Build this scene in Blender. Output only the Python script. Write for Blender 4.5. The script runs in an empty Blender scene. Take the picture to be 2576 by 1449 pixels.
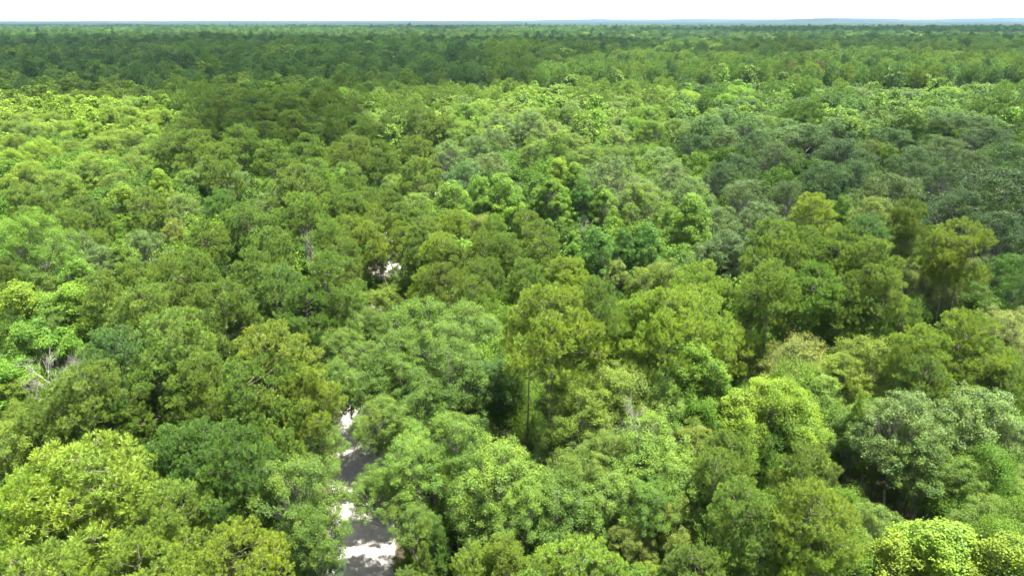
import bpy, math, numpy as np
from mathutils import Vector

# ------------------------------------------------------------------ camera, world, sun, exposure
SC = bpy.context.scene
COL = SC.collection
CAM_H = 38.0
PITCH = math.radians(20.15)
FPX = 1839.3                      # focal length in the pixels of a 2576 x 1449 view
cam_d = bpy.data.cameras.new('camera')
cam_d.sensor_width = 36.0
cam_d.lens = 36.0 * FPX / 2576.0
cam_d.clip_start = 0.5
cam_d.clip_end = 60000.0
cam = bpy.data.objects.new('camera', cam_d)
COL.objects.link(cam)
cam.location = (0, 0, CAM_H)
cam.rotation_euler = (math.radians(90) - PITCH, 0, 0)
SC.camera = cam

SUN_EL = math.radians(75.0)
SUN_AZ = math.radians(95.0)       # clockwise from +Y: high and to the right
sdir = Vector((math.sin(SUN_AZ) * math.cos(SUN_EL), math.cos(SUN_AZ) * math.cos(SUN_EL), math.sin(SUN_EL)))
sun_d = bpy.data.lights.new('sun', 'SUN')
sun_d.energy = 5.0
sun_d.angle = math.radians(0.5)
sun_d.color = (1.0, 0.955, 0.88)
sun = bpy.data.objects.new('sun', sun_d)
COL.objects.link(sun)
sun.rotation_euler = sdir.to_track_quat('Z', 'Y').to_euler()
sun.location = (0, 0, 300)

W = bpy.data.worlds.new('World')
SC.world = W
W.use_nodes = True
wn, wl = W.node_tree.nodes, W.node_tree.links
bg = wn['Background']
sky = wn.new('ShaderNodeTexSky')
sky.sky_type = 'NISHITA'
sky.sun_disc = False
sky.sun_elevation = SUN_EL
sky.sun_rotation = SUN_AZ
sky.altitude = 40
sky.dust_density = 2.5
# thin white summer overcast veil low over the horizon, thinning towards the zenith
tc = wn.new('ShaderNodeTexCoord')
sx = wn.new('ShaderNodeSeparateXYZ')
wl.new(tc.outputs['Generated'], sx.inputs[0])
mr = wn.new('ShaderNodeMapRange')
mr.inputs['From Min'].default_value = 0.0
mr.inputs['From Max'].default_value = 0.6
mr.inputs['To Min'].default_value = 0.9
mr.inputs['To Max'].default_value = 0.25
wl.new(sx.outputs['Z'], mr.inputs['Value'])
mx = wn.new('ShaderNodeMixRGB')
mx.inputs['Color2'].default_value = (9.0, 9.2, 9.5, 1)
wl.new(mr.outputs[0], mx.inputs['Fac'])
wl.new(sky.outputs[0], mx.inputs['Color1'])
wl.new(mx.outputs[0], bg.inputs['Color'])
bg.inputs['Strength'].default_value = 0.06

SC.view_settings.view_transform = 'Standard'
SC.view_settings.look = 'None'
SC.view_settings.gamma = 1.0
SC.view_settings.exposure = 2.35
SC.render.engine = 'CYCLES'
SC.cycles.use_denoising = True
SC.cycles.max_bounces = 7
SC.cycles.diffuse_bounces = 3
SC.cycles.glossy_bounces = 2
SC.cycles.transmission_bounces = 3
SC.cycles.transparent_max_bounces = 8
SC.cycles.volume_bounces = 0
SC.cycles.caustics_reflective = False
SC.cycles.caustics_refractive = False
SC.cycles.sample_clamp_indirect = 6.0

rng = np.random.default_rng(20240611)

# ------------------------------------------------------------------ camera geometry helpers
CP, SP = math.cos(PITCH), math.sin(PITCH)


def ray(px, py):
    u, v = (px - 1288.0) / FPX, (724.5 - py) / FPX
    return np.array([u, CP + v * SP, -SP + v * CP])


def on_plane(px, py, z):
    d = ray(px, py)
    t = (CAM_H - z) / max(-d[2], 1e-5)
    return d[0] * t, d[1] * t, t          # world x, y and the depth along the optical axis


def to_view(x, y, z):
    dz = z - CAM_H
    depth = y * CP - dz * SP
    up = y * SP + dz * CP
    depth = np.maximum(depth, 0.1)
    return 1288.0 + FPX * x / depth, 724.5 - FPX * up / depth, depth


# ------------------------------------------------------------------ materials
def new_mat(name):
    m = bpy.data.materials.new(name)
    m.use_nodes = True
    m.node_tree.nodes.clear()
    return m, m.node_tree.nodes, m.node_tree.links


def leaf_material(name, source, rough=0.5, spec=0.35, trans=0.36, yellow=(0.21, 0.30, 0.02), spread=0.35):
    """Thin leaf: reflects, shines a little and lets sun through. Each leaf has its own shade."""
    m, n, l = new_mat(name)
    out = n.new('ShaderNodeOutputMaterial')
    if source == 'object':
        base = n.new('ShaderNodeObjectInfo').outputs['Color']
    else:
        a = n.new('ShaderNodeAttribute')
        a.attribute_type = 'INSTANCER'
        a.attribute_name = 'tcol'
        base = a.outputs['Color']
    t = n.new('ShaderNodeAttribute')
    t.attribute_name = 'tone'
    mp = n.new('ShaderNodeMapRange')
    mp.inputs['To Min'].default_value = 1.0 - spread
    mp.inputs['To Max'].default_value = 1.0 + spread
    l.new(t.outputs['Fac'], mp.inputs['Value'])
    mul = n.new('ShaderNodeMixRGB')
    mul.blend_type = 'MULTIPLY'
    mul.inputs['Fac'].default_value = 1.0
    # boughs of one crown differ a little: some fresher, some older and duller
    tco = n.new('ShaderNodeTexCoord')
    nb_ = n.new('ShaderNodeTexNoise')
    nb_.inputs['Scale'].default_value = 0.42
    nb_.inputs['Detail'].default_value = 3.0
    l.new(tco.outputs['Object'], nb_.inputs['Vector'])
    rb = n.new('ShaderNodeValToRGB')
    rb.color_ramp.elements[0].position = 0.33
    rb.color_ramp.elements[0].color = (0.70, 0.82, 1.0, 1)
    rb.color_ramp.elements[1].position = 0.67
    rb.color_ramp.elements[1].color = (1.0, 1.0, 0.80, 1)
    l.new(nb_.outputs['Fac'], rb.inputs['Fac'])
    mb = n.new('ShaderNodeMixRGB')
    mb.blend_type = 'MULTIPLY'
    mb.inputs['Fac'].default_value = 1.0
    l.new(base, mb.inputs['Color1'])
    l.new(rb.outputs[0], mb.inputs['Color2'])
    base = mb.outputs[0]
    l.new(base, mul.inputs['Color1'])
    l.new(mp.outputs[0], mul.inputs['Color2'])
    # the freshest leaves are yellower
    fr = n.new('ShaderNodeMapRange')
    fr.inputs['From Min'].default_value = 0.72
    fr.inputs['From Max'].default_value = 1.0
    fr.inputs['To Min'].default_value = 0.0
    fr.inputs['To Max'].default_value = 0.42
    l.new(t.outputs['Fac'], fr.inputs['Value'])
    mixy = n.new('ShaderNodeMixRGB')
    mixy.inputs['Color2'].default_value = (*yellow, 1)
    l.new(fr.outputs[0], mixy.inputs['Fac'])
    l.new(mul.outputs[0], mixy.inputs['Color1'])
    col = mixy.outputs[0]
    p = n.new('ShaderNodeBsdfPrincipled')
    l.new(col, p.inputs['Base Color'])
    p.inputs['Roughness'].default_value = rough
    p.inputs['Specular IOR Level'].default_value = spec
    tr = n.new('ShaderNodeBsdfTranslucent')
    wt = n.new('ShaderNodeMixRGB')
    wt.blend_type = 'MULTIPLY'
    wt.inputs['Fac'].default_value = 1.0
    wt.inputs['Color2'].default_value = (1.25, 1.18, 0.60, 1)
    l.new(col, wt.inputs['Color1'])
    l.new(wt.outputs[0], tr.inputs['Color'])
    mix = n.new('ShaderNodeMixShader')
    mix.inputs['Fac'].default_value = trans
    l.new(p.outputs[0], mix.inputs[1])
    l.new(tr.outputs[0], mix.inputs[2])
    l.new(mix.outputs[0], out.inputs['Surface'])
    return m


def rough_material(name, c1, c2, scale, rough=0.9, c3=None, bump=0.3, detail=6.0, coord='Object'):
    m, n, l = new_mat(name)
    out = n.new('ShaderNodeOutputMaterial')
    p = n.new('ShaderNodeBsdfPrincipled')
    p.inputs['Roughness'].default_value = rough
    p.inputs['Specular IOR Level'].default_value = 0.15
    tcn = n.new('ShaderNodeTexCoord')
    nz = n.new('ShaderNodeTexNoise')
    nz.inputs['Scale'].default_value = scale
    nz.inputs['Detail'].default_value = detail
    nz.inputs['Roughness'].default_value = 0.65
    l.new(tcn.outputs[coord], nz.inputs['Vector'])
    cr = n.new('ShaderNodeValToRGB')
    cr.color_ramp.elements[0].position = 0.35
    cr.color_ramp.elements[0].color = (*c1, 1)
    cr.color_ramp.elements[1].position = 0.65
    cr.color_ramp.elements[1].color = (*c2, 1)
    if c3:
        e = cr.color_ramp.elements.new(0.5)
        e.color = (*c3, 1)
    l.new(nz.outputs['Fac'], cr.inputs['Fac'])
    l.new(cr.outputs[0], p.inputs['Base Color'])
    b = n.new('ShaderNodeBump')
    b.inputs['Strength'].default_value = bump
    b.inputs['Distance'].default_value = 0.05
    nz2 = n.new('ShaderNodeTexNoise')
    nz2.inputs['Scale'].default_value = scale * 7
    nz2.inputs['Detail'].default_value = 4
    l.new(tcn.outputs[coord], nz2.inputs['Vector'])
    l.new(nz2.outputs['Fac'], b.inputs['Height'])
    l.new(b.outputs[0], p.inputs['Normal'])
    l.new(p.outputs[0], out.inputs['Surface'])
    return m


M_NEEDLE = leaf_material('pine_needles', 'object', rough=0.5, spec=0.20, trans=0.34, yellow=(0.190, 0.255, 0.020))
M_LEAF = leaf_material('broad_leaves', 'object', rough=0.5, spec=0.18, trans=0.38)
M_OAKLEAF = leaf_material('oak_leaves', 'object', rough=0.45, spec=0.24, trans=0.32, yellow=(0.22, 0.29, 0.05))
M_FAR = leaf_material('distant_leaves', 'instancer', rough=0.55, spec=0.14, trans=0.34, yellow=(0.150, 0.215, 0.035))
M_BARK = rough_material('pine_bark', (0.075, 0.064, 0.046), (0.19, 0.165, 0.125), 5.0, bump=0.6)
M_BARK2 = rough_material('grey_bark', (0.13, 0.115, 0.095), (0.34, 0.31, 0.27), 4.0, bump=0.5)
M_DEAD = rough_material('dead_wood', (0.15, 0.14, 0.12), (0.30, 0.28, 0.25), 4.0, bump=0.3)


# ------------------------------------------------------------------ mesh helpers
def raw_mesh(name, verts, faces_flat, k, mat, tone=None):
    """verts (n,3) float, faces_flat (m,k) int -> mesh with equal-sized faces"""
    me = bpy.data.meshes.new(name)
    nv, nf = len(verts), len(faces_flat)
    me.vertices.add(nv)
    me.vertices.foreach_set('co', np.ascontiguousarray(verts, dtype=np.float32).ravel())
    me.loops.add(nf * k)
    me.loops.foreach_set('vertex_index', np.ascontiguousarray(faces_flat, dtype=np.int32).ravel())
    me.polygons.add(nf)
    me.polygons.foreach_set('loop_start', np.arange(0, nf * k, k, dtype=np.int32))
    if tone is not None:
        a = me.attributes.new('tone', 'FLOAT', 'FACE')
        a.data.foreach_set('value', np.ascontiguousarray(tone, dtype=np.float32))
    if mat:
        me.materials.append(mat)
    me.update(calc_edges=True)
    me.validate()
    return me


def unit(v):
    return v / np.maximum(np.linalg.norm(v, axis=-1, keepdims=True), 1e-9)


def rand_unit(r, n):
    return unit(r.normal(size=(n, 3)))


def leaf_quads(C, N, L, Wd, r):
    """rhombic leaves at C with normal N, length L, width Wd"""
    n = len(C)
    T = unit(np.cross(N, rand_unit(r, n)))
    B = np.cross(N, T)
    L = L[:, None] * 0.5
    Wd = Wd[:, None] * 0.5
    fold = N * (Wd * 0.35)
    V = np.stack([C - T * L, C + B * Wd + fold, C + T * L, C - B * Wd + fold], 1).reshape(-1, 3)
    F = np.arange(n * 4).reshape(n, 4)
    return V, F


class Tubes:
    def __init__(s):
        s.V, s.F, s.n = [], [], 0

    def add(s, pts, radii, sides=6):
        pts = np.asarray(pts, float)
        radii = np.asarray(radii, float)
        d = np.gradient(pts, axis=0)
        d = unit(d)
        ref = np.array([0.0, 0, 1]) if abs(d[0][2]) < 0.9 else np.array([1.0, 0, 0])
        a = unit(np.cross(d, ref))
        b = np.cross(d, a)
        th = np.arange(sides) * 2 * math.pi / sides
        ring = (a[:, None, :] * np.cos(th)[None, :, None] + b[:, None, :] * np.sin(th)[None, :, None]) * radii[:, None, None]
        V = (pts[:, None, :] + ring).reshape(-1, 3)
        m = len(pts)
        i = np.arange(m - 1)[:, None] * sides
        j = np.arange(sides)[None, :]
        jn = (j + 1) % sides
        F = np.stack([i + j, i + jn, i + sides + jn, i + sides + j], -1).reshape(-1, 4) + s.n
        s.V.append(V)
        s.F.append(F)
        s.n += len(V)

    def mesh(s, name, mat):
        return raw_mesh(name, np.concatenate(s.V), np.concatenate(s.F), 4, mat)


def bend(p0, p1, n, sag, r, jit=0.0):
    """curve from p0 to p1 bowing by sag (m) upwards at the tip"""
    t = np.linspace(0, 1, n)[:, None]
    P = p0 + (p1 - p0) * t
    P[:, 2] -= (sag * np.sin(math.pi * t[:, 0]))
    if jit:
        k = r.normal(size=(n, 3)) * jit
        k[0] = 0
        P += k
    return P


# ------------------------------------------------------------------ tree prototypes (crown mesh, trunk mesh, R0, H0)
def pine_proto(seed, H=18.0, R=4.2, base=0.48, nb=46, tufts_gap=0.30, needles=26, young=False, sparse=1.0, nlen=0.29, nwid=0.046, bare=0.15):
    r = np.random.default_rng(seed)
    tb = Tubes()
    lean = r.normal(size=2) * 0.35
    zs = np.linspace(0, 1, 9)
    wob = np.cumsum(r.normal(size=(9, 2)) * 0.07, axis=0)
    tr = np.stack([lean[0] * zs ** 2 + wob[:, 0] * zs, lean[1] * zs ** 2 + wob[:, 1] * zs, H * 0.97 * zs], 1)
    stem = Tubes()
    stem.add(tr, 0.26 * (1 - zs * 0.86) * H / 18, 8)

    def trunk_at(z):
        f = z / (H * 0.97)
        return np.array([np.interp(f, zs, tr[:, 0]), np.interp(f, zs, tr[:, 1]), z])
    TP, TD, TT = [], [], []
    az = r.uniform(0, 6.28)
    lob = [(r.uniform(0, 6.28), r.uniform(-0.3, 0.3)) for _ in range(3)]
    for b in range(nb):
        f = (b + r.uniform(0, 0.9)) / nb
        z0 = H * (base + (0.965 - base) * f ** 0.9)
        az += 2.4 + r.normal() * 0.35
        if young:
            prof = (1 - f) ** 0.8 + 0.05
        else:
            prof = math.sqrt(max(0.0, 1 - (max(0, f - 0.30) / 0.74) ** 2.6)) * (0.60 + 0.40 * min(1, f / 0.25))
        asym = 1 + sum(a * math.cos(az - p) for p, a in lob)
        L = R * prof * r.uniform(0.72, 1.12) * max(0.55, asym)
        if L < 0.25:
            L = 0.25
        el = math.radians((6 + 38 * f ** 2) if not young else (30 + 35 * f)) + r.normal() * 0.10
        p0 = trunk_at(z0 - L * math.sin(el) * 0.5)
        hd = np.array([math.cos(az), math.sin(az), 0])
        p1 = p0 + hd * L * math.cos(el) + np.array([0, 0, L * math.sin(el) + 0.12 * L])
        p1[2] = min(p1[2], H * 0.99)
        P = bend(p0, p1, 6, 0.06 * L, r, 0.04 * L ** 0.5)
        tb.add(P, np.linspace(0.03 + 0.012 * L, 0.012, 6), 4)
        if f < bare and r.random() < 0.5 and not young:      # dead lower branch, no needles
            continue
        nt = int(3 + L * 2.8)
        side = 1
        for k in range(nt):
            s = 0.30 + 0.70 * (k + r.random() * 0.6) / nt
            if s > 1:
                s = 1
            q = P[0] * 0 + np.array([np.interp(s, np.linspace(0, 1, 6), P[:, c]) for c in range(3)])
            side = -side
            lt = (0.30 + 0.26 * L * (1.15 - s)) * r.uniform(0.7, 1.25)
            ang = side * r.uniform(0.5, 1.15)
            d = np.array([math.cos(az + ang), math.sin(az + ang), r.uniform(0.1, 0.55) + (0.5 * f)])
            d /= np.linalg.norm(d)
            e = q + d * lt
            tb.add(np.stack([q, (q + e) / 2 + [0, 0, -0.03], e]), [0.016, 0.012, 0.008], 3)
            m = max(1, int(lt / tufts_gap * sparse + r.random()))
            for j in range(m):
                u = 1 - j / max(m, 1) * 0.85
                TP.append(q + d * lt * u + r.normal(size=3) * 0.10)
                TD.append(unit(d + np.array([0, 0, 0.75]) + r.normal(size=3) * 0.25))
                TT.append(r.uniform(0.1, 0.9))
        for j in range(2):
            TP.append(P[-1] + r.normal(size=3) * 0.08)
            TD.append(unit(hd * 0.5 + np.array([0, 0, 0.9])))
            TT.append(r.uniform(0.2, 1.0))
    TP, TD, TT = np.array(TP), np.array(TD), np.array(TT)
    n = len(TP)
    K = needles
    size = r.uniform(0.8, 1.35, n)
    D = rand_unit(r, n * K) * 0.95 + np.repeat(TD, K, 0) * 0.75
    D = unit(D)
    Ln = nlen * np.repeat(size, K) * r.uniform(0.7, 1.15, n * K)
    start = np.repeat(TP, K, 0) + np.repeat(TD, K, 0) * r.uniform(-0.14, 0.14, n * K)[:, None]
    side = unit(np.cross(D, rand_unit(r, n * K))) * (nwid * 0.5)
    mid = start + D * (Ln * 0.55)[:, None]
    tip = start + D * Ln[:, None]
    V = np.stack([start, mid + side, tip, mid - side], 1).reshape(-1, 3)
    F = np.arange(len(D) * 4).reshape(-1, 4)
    tone = np.clip(np.repeat(TT, K) * 0.65 + r.uniform(0, 0.35, n * K), 0, 1)
    crown = raw_mesh('pine_crown', V, F, 4, M_NEEDLE, tone)
    return crown, tb.mesh('pine_limbs', M_BARK), stem.mesh('pine_trunk', M_BARK), R, H


def tuft_mesh(TP, TD, TT, K, nlen, nwid, r, name='pine_crown'):
    """bottlebrush plumes: needles leave a short shoot along TD; the youngest, at its end, are yellower"""
    n = len(TP)
    size = r.uniform(0.8, 1.3, n)
    ax = r.uniform(-0.6, 0.6, n * K)
    D = unit(rand_unit(r, n * K) * (0.85 - 0.4 * ax)[:, None] + np.repeat(TD, K, 0) * (0.85 + ax)[:, None])
    Ln = nlen * np.repeat(size, K) * r.uniform(0.75, 1.1, n * K)
    start = np.repeat(TP, K, 0) + np.repeat(TD, K, 0) * (ax * nlen * 0.9)[:, None]
    side = unit(np.cross(D, rand_unit(r, n * K))) * (nwid * 0.5)
    mid = start + D * (Ln * 0.55)[:, None]
    tip = start + D * Ln[:, None]
    V = np.stack([start, mid + side, tip, mid - side], 1).reshape(-1, 3)
    F = np.arange(len(D) * 4).reshape(-1, 4)
    tone = np.clip(np.repeat(TT, K) * 0.55 + 0.28 + ax * 0.32 + r.uniform(-0.1, 0.15, n * K), 0, 1)
    return raw_mesh(name, V, F, 4, M_NEEDLE, tone)


def fluffy_pine(seed, H=18.0, R=4.3, crown_h=0.5, nl=44, lobe=(0.17, 0.27), ntuft=40, K=44, nlen=0.27, nwid=0.034, flat=0.72, cone=False):
    """mature pine: limbs carry rounded pads of upright needle tufts, gaps between the pads"""
    r = np.random.default_rng(seed)
    stem, tb = Tubes(), Tubes()
    zs = np.linspace(0, 1, 9)
    wob = np.cumsum(r.normal(size=(9, 2)) * 0.06, axis=0)
    tr = np.stack([wob[:, 0] * zs, wob[:, 1] * zs, H * 0.95 * zs], 1)
    stem.add(tr, 0.25 * (1 - zs * 0.86) * H / 18, 8)
    z0, ch = H * (1 - crown_h), H * crown_h
    C, RL = [], []
    tries = 0
    lob = [(r.uniform(0, 6.28), r.uniform(0.05, 0.28)) for _ in range(2)]
    while len(C) < nl and tries < 6000:
        tries += 1
        f = r.random() ** 0.75
        a = r.uniform(0, 6.283)
        rl = R * r.uniform(*lobe) * (1.0 if f < 0.8 else 0.8)
        lim = math.sqrt(max(0.0, 1 - max(0, (f - 0.15) / 0.87) ** 2.3)) * (0.72 + 0.28 * min(1, f / 0.3))
        if cone:
            lim = 0.95 * (1 - f) ** 0.8 + 0.08
        lim *= 1 + sum(q * math.cos(a - p) for p, q in lob) - 0.1
        rad = max(0.0, R * lim - rl * 0.8) * (1 - 0.6 * r.random() ** 2.2)
        c = np.array([math.cos(a) * rad, math.sin(a) * rad, min(z0 + ch * f, H - rl * 0.75)])
        if any(math.hypot(c[0] - q[0], c[1] - q[1]) ** 2 + ((c[2] - q[2]) * 1.25) ** 2 < (0.62 * (rl + w)) ** 2 for q, w in zip(C, RL)):
            continue
        C.append(c)
        RL.append(rl)
    TP, TD, TT = [], [], []
    for c, rl in zip(C, RL):
        hd = math.hypot(c[0], c[1])
        zt = max(H * 0.35, c[2] - 0.35 * hd - 0.3)
        fz = zt / (H * 0.95)
        p0 = np.array([np.interp(fz, zs, tr[:, 0]), np.interp(fz, zs, tr[:, 1]), zt])
        P = bend(p0, c, 6, -0.05 * hd, r, 0.11)
        tb.add(P, np.linspace(0.022 + 0.008 * hd, 0.014, 6), 4)
        lt = r.normal(0.5, 0.12)
        m = int(ntuft * (rl / (R * 0.22)) ** 2)
        d = rand_unit(r, m)
        d[:, 2] = d[:, 2] * 0.75 + 0.42
        d = unit(d)
        q = c + d * rl * r.uniform(0.72, 1.06, (m, 1)) * np.array([1, 1, flat])
        TP.append(q)
        TD.append(unit(d * 0.45 + np.array([0, 0, 0.85]) + r.normal(size=(m, 3)) * 0.2))
        TT.append(np.clip(lt + r.normal(0, 0.2, m), 0, 1))
        for j in range(0, m, 6):
            b0 = P[4] + (P[5] - P[4]) * r.random()
            tb.add(np.stack([b0, (b0 + q[j]) / 2 + r.normal(size=3) * 0.05, q[j]]), [0.015, 0.011, 0.007], 3)
    for _ in range(6):                                       # bare dead snags below the crown
        a, z = r.uniform(0, 6.28), H * r.uniform(0.42, 0.6)
        L = r.uniform(0.8, 2.2)
        p0 = np.array([0, 0, z])
        e = p0 + np.array([math.cos(a) * L, math.sin(a) * L, L * r.uniform(-0.1, 0.35)])
        tb.add(bend(p0, e, 4, 0.1, r, 0.06), np.linspace(0.03, 0.01, 4), 4)
    crown = tuft_mesh(np.concatenate(TP), np.concatenate(TD), np.concatenate(TT), K, nlen, nwid, r)
    return crown, tb.mesh('pine_limbs', M_BARK), stem.mesh('pine_trunk', M_BARK), R, H


def broad_proto(seed, H=14.0, R=4.2, nl=20, lobe=(0.24, 0.38), nsub=15, sub=(0.38, 0.62), nleaf=115, leaf=(0.12, 0.078),
                profile='dome', mat=None, crown_h=0.62, updir=0.7, bark=None, name='broadleaf', scatter=0.32):
    r = np.random.default_rng(seed)
    tb = Tubes()
    z0 = H * (1 - crown_h)
    ch = H * crown_h
    C, RL = [], []
    tries = 0
    while len(C) < nl and tries < 4000:
        tries += 1
        f = r.random()
        a = r.uniform(0, 2 * math.pi)
        rl = R * r.uniform(*lobe)
        if profile == 'dome':
            zz = z0 + ch * (0.18 + 0.82 * f)
            lim = math.sqrt(max(0.0, 1 - f ** 2.2))
        elif profile == 'cone':
            zz = z0 + ch * (0.08 + 0.92 * f)
            lim = (1 - f) ** 0.46
        else:                                    # flat spreading
            zz = z0 + ch * (0.35 + 0.65 * f)
            lim = math.sqrt(max(0.0, 1 - f ** 3.5))
        shell = 1 - 0.35 * r.random() ** 2 if r.random() < 0.8 else r.random()
        rad = max(0.0, (R * lim - rl * 0.75)) * shell
        c = np.array([math.cos(a) * rad, math.sin(a) * rad, min(zz, H - rl * 0.85) + r.normal() * 0.15])
        if any(np.linalg.norm(c - q) < 0.62 * (rl + w) for q, w in zip(C, RL)):
            continue
        C.append(c)
        RL.append(rl)
    C.append(np.array([r.normal() * 0.3, r.normal() * 0.3, H - R * lobe[1] * 0.8]))
    RL.append(R * lobe[1] * 0.85)
    C, RL = np.array(C), np.array(RL)
    # trunk and limbs
    top = z0 + ch * 0.25
    zs = np.linspace(0, 1, 6)
    wob = np.cumsum(r.normal(size=(6, 2)) * 0.12, axis=0)
    tr = np.stack([wob[:, 0] * zs, wob[:, 1] * zs, top * zs], 1)
    stem = Tubes()
    stem.add(tr, 0.24 * H / 14 * (1.1 - zs * 0.5), 8)
    for c, rl in zip(C, RL):
        s = r.uniform(0.55, 1.0)
        p0 = np.array([np.interp(s, zs, tr[:, k]) for k in range(3)])
        P = bend(p0, c + np.array([0, 0, rl * 0.35]), 6, 0.10 * np.linalg.norm(c - p0), r, 0.12)
        tb.add(P, np.linspace(0.09, 0.022, 6), 5)
        for _ in range(4):
            e = c + rand_unit(r, 1)[0] * rl * 0.85
            tb.add(np.stack([P[3], (P[3] + e) / 2 + r.normal(size=3) * 0.1, e]), [0.035, 0.022, 0.009], 3)
    # sub-lobes on each lobe's shell
    m = len(C)
    up = np.array([0, 0, 1.0])
    sd = rand_unit(r, m * nsub)
    sd[:, 2] = sd[:, 2] * 0.9 + 0.22
    sd = unit(sd)
    S = np.repeat(C, nsub, 0) + sd * np.repeat(RL, nsub)[:, None] * r.uniform(0.62, 1.05, (m * nsub, 1))
    SR = r.uniform(sub[0], sub[1], m * nsub)
    ST = np.clip(r.normal(0.5, 0.22, m * nsub) + np.repeat(r.normal(0, 0.10, m), nsub), 0, 1)
    ns = len(S)
    ld = rand_unit(r, ns * nleaf)
    ld[:, 2] = ld[:, 2] * 0.85 + 0.3
    out = np.repeat(sd, nleaf, 0)
    ld = unit(ld + out * 0.45)
    dist = np.repeat(SR, nleaf) * (1 - scatter * 0.5 + scatter * r.normal(size=ns * nleaf) * 0.8)
    LC = np.repeat(S, nleaf, 0) + ld * np.abs(dist)[:, None]
    N = unit(ld * 0.6 + up * updir + rand_unit(r, ns * nleaf) * 0.75)
    sz = r.uniform(0.7, 1.3, ns * nleaf)
    V, F = leaf_quads(LC, N, leaf[0] * sz, leaf[1] * sz, r)
    tone = np.clip(np.repeat(ST, nleaf) * 0.6 + r.uniform(0, 0.4, ns * nleaf), 0, 1)
    crown = raw_mesh(name + '_crown', V, F, 4, mat or M_LEAF, tone)
    return crown, tb.mesh(name + '_limbs', bark or M_BARK2), stem.mesh(name + '_trunk', bark or M_BARK2), R, H


def bare_proto(seed, H=12.0, R=3.0, mat=None):
    """leafless tree: limbs forking three times into thin twigs"""
    r = np.random.default_rng(seed)
    tb = Tubes()
    crown = Tubes()
    zs = np.linspace(0, 1, 6)
    wob = np.cumsum(r.normal(size=(6, 2)) * 0.12, axis=0)
    tr = np.stack([wob[:, 0] * zs, wob[:, 1] * zs, H * 0.8 * zs], 1)
    tb.add(tr, 0.16 * (1.1 - zs * 0.8), 7)

    def grow(p, d, L, rad, lev):
        e = p + d * L
        mid = (p + e) / 2 + r.normal(size=3) * L * 0.09
        crown.add(np.stack([p, mid, e]), [rad, rad * 0.8, rad * 0.55], 4 if lev < 2 else 3)
        if lev >= 3:
            return
        for _ in range(4 if lev else 5):
            q = p + (e - p) * r.uniform(0.35, 1.0)
            dd = unit(d + r.normal(size=3) * 0.62 + np.array([0, 0, 0.15]))
            grow(q, dd, L * r.uniform(0.42, 0.66), rad * 0.5, lev + 1)
    for k in range(12):
        s = r.uniform(0.45, 1.0)
        p0 = np.array([np.interp(s, zs, tr[:, c]) for c in range(3)])
        a = k * 2.4
        d = unit(np.array([math.cos(a), math.sin(a), r.uniform(0.35, 1.1)]))
        grow(p0, d, R * r.uniform(0.5, 0.8), 0.05, 0)
    return crown.mesh('bare_branches', mat or M_DEAD), None, tb.mesh('bare_trunk', mat or M_DEAD), R, H


PROTO = {
    'P': [fluffy_pine(s, crown_h=c, nl=n, R=R_) for s, c, n, R_ in ((11, 0.50, 46, 4.3), (12, 0.44, 40, 4.3), (13, 0.55, 52, 4.4), (14, 0.42, 38, 4.2), (15, 0.50, 48, 4.5), (16, 0.58, 54, 4.2), (17, 0.46, 42, 4.4))],
    'Y': [fluffy_pine(s, H=11, R=2.6, crown_h=0.8, nl=30, lobe=(0.24, 0.36), ntuft=16, cone=True, flat=1.1) for s in (21, 22, 23)],
    'B': [broad_proto(s, H=14, R=4.2, nl=n, profile=p) for s, n, p in ((31, 22, 'dome'), (32, 26, 'dome'), (33, 20, 'flat'), (34, 24, 'dome'), (35, 28, 'flat'))],
    'S': [broad_proto(s, H=17, R=3.3, nl=n, lobe=(0.25, 0.36), nsub=10, sub=(0.38, 0.60), nleaf=160, leaf=(0.125, 0.095), profile='cone', crown_h=0.52, name='sweetgum', scatter=0.22) for s, n in ((41, 30), (42, 26), (43, 34), (44, 30))],
    'W': [broad_proto(s, H=14, R=5.6, nl=n, lobe=(0.15, 0.22), nsub=11, sub=(0.42, 0.66), nleaf=150, leaf=(0.105, 0.08), profile='dome', crown_h=0.62, name='sweetgum', scatter=0.22) for s, n in ((45, 46), (46, 52))],
    'O': [broad_proto(s, H=15, R=5.2, nl=n, lobe=(0.15, 0.24), nsub=14, sub=(0.34, 0.55), nleaf=66, leaf=(0.145, 0.085), profile='dome', crown_h=0.66, mat=M_OAKLEAF, name='oak') for s, n in ((51, 42), (52, 48), (53, 38), (54, 46))],
    'M': [broad_proto(s, H=12, R=3.8, nl=26, lobe=(0.26, 0.36), nsub=16, sub=(0.42, 0.62), nleaf=90, leaf=(0.12, 0.06), profile='dome', crown_h=0.7, name='willow', scatter=0.5) for s in (61, 62)],
    'D': [bare_proto(s) for s in (71, 72)],
}

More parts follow.
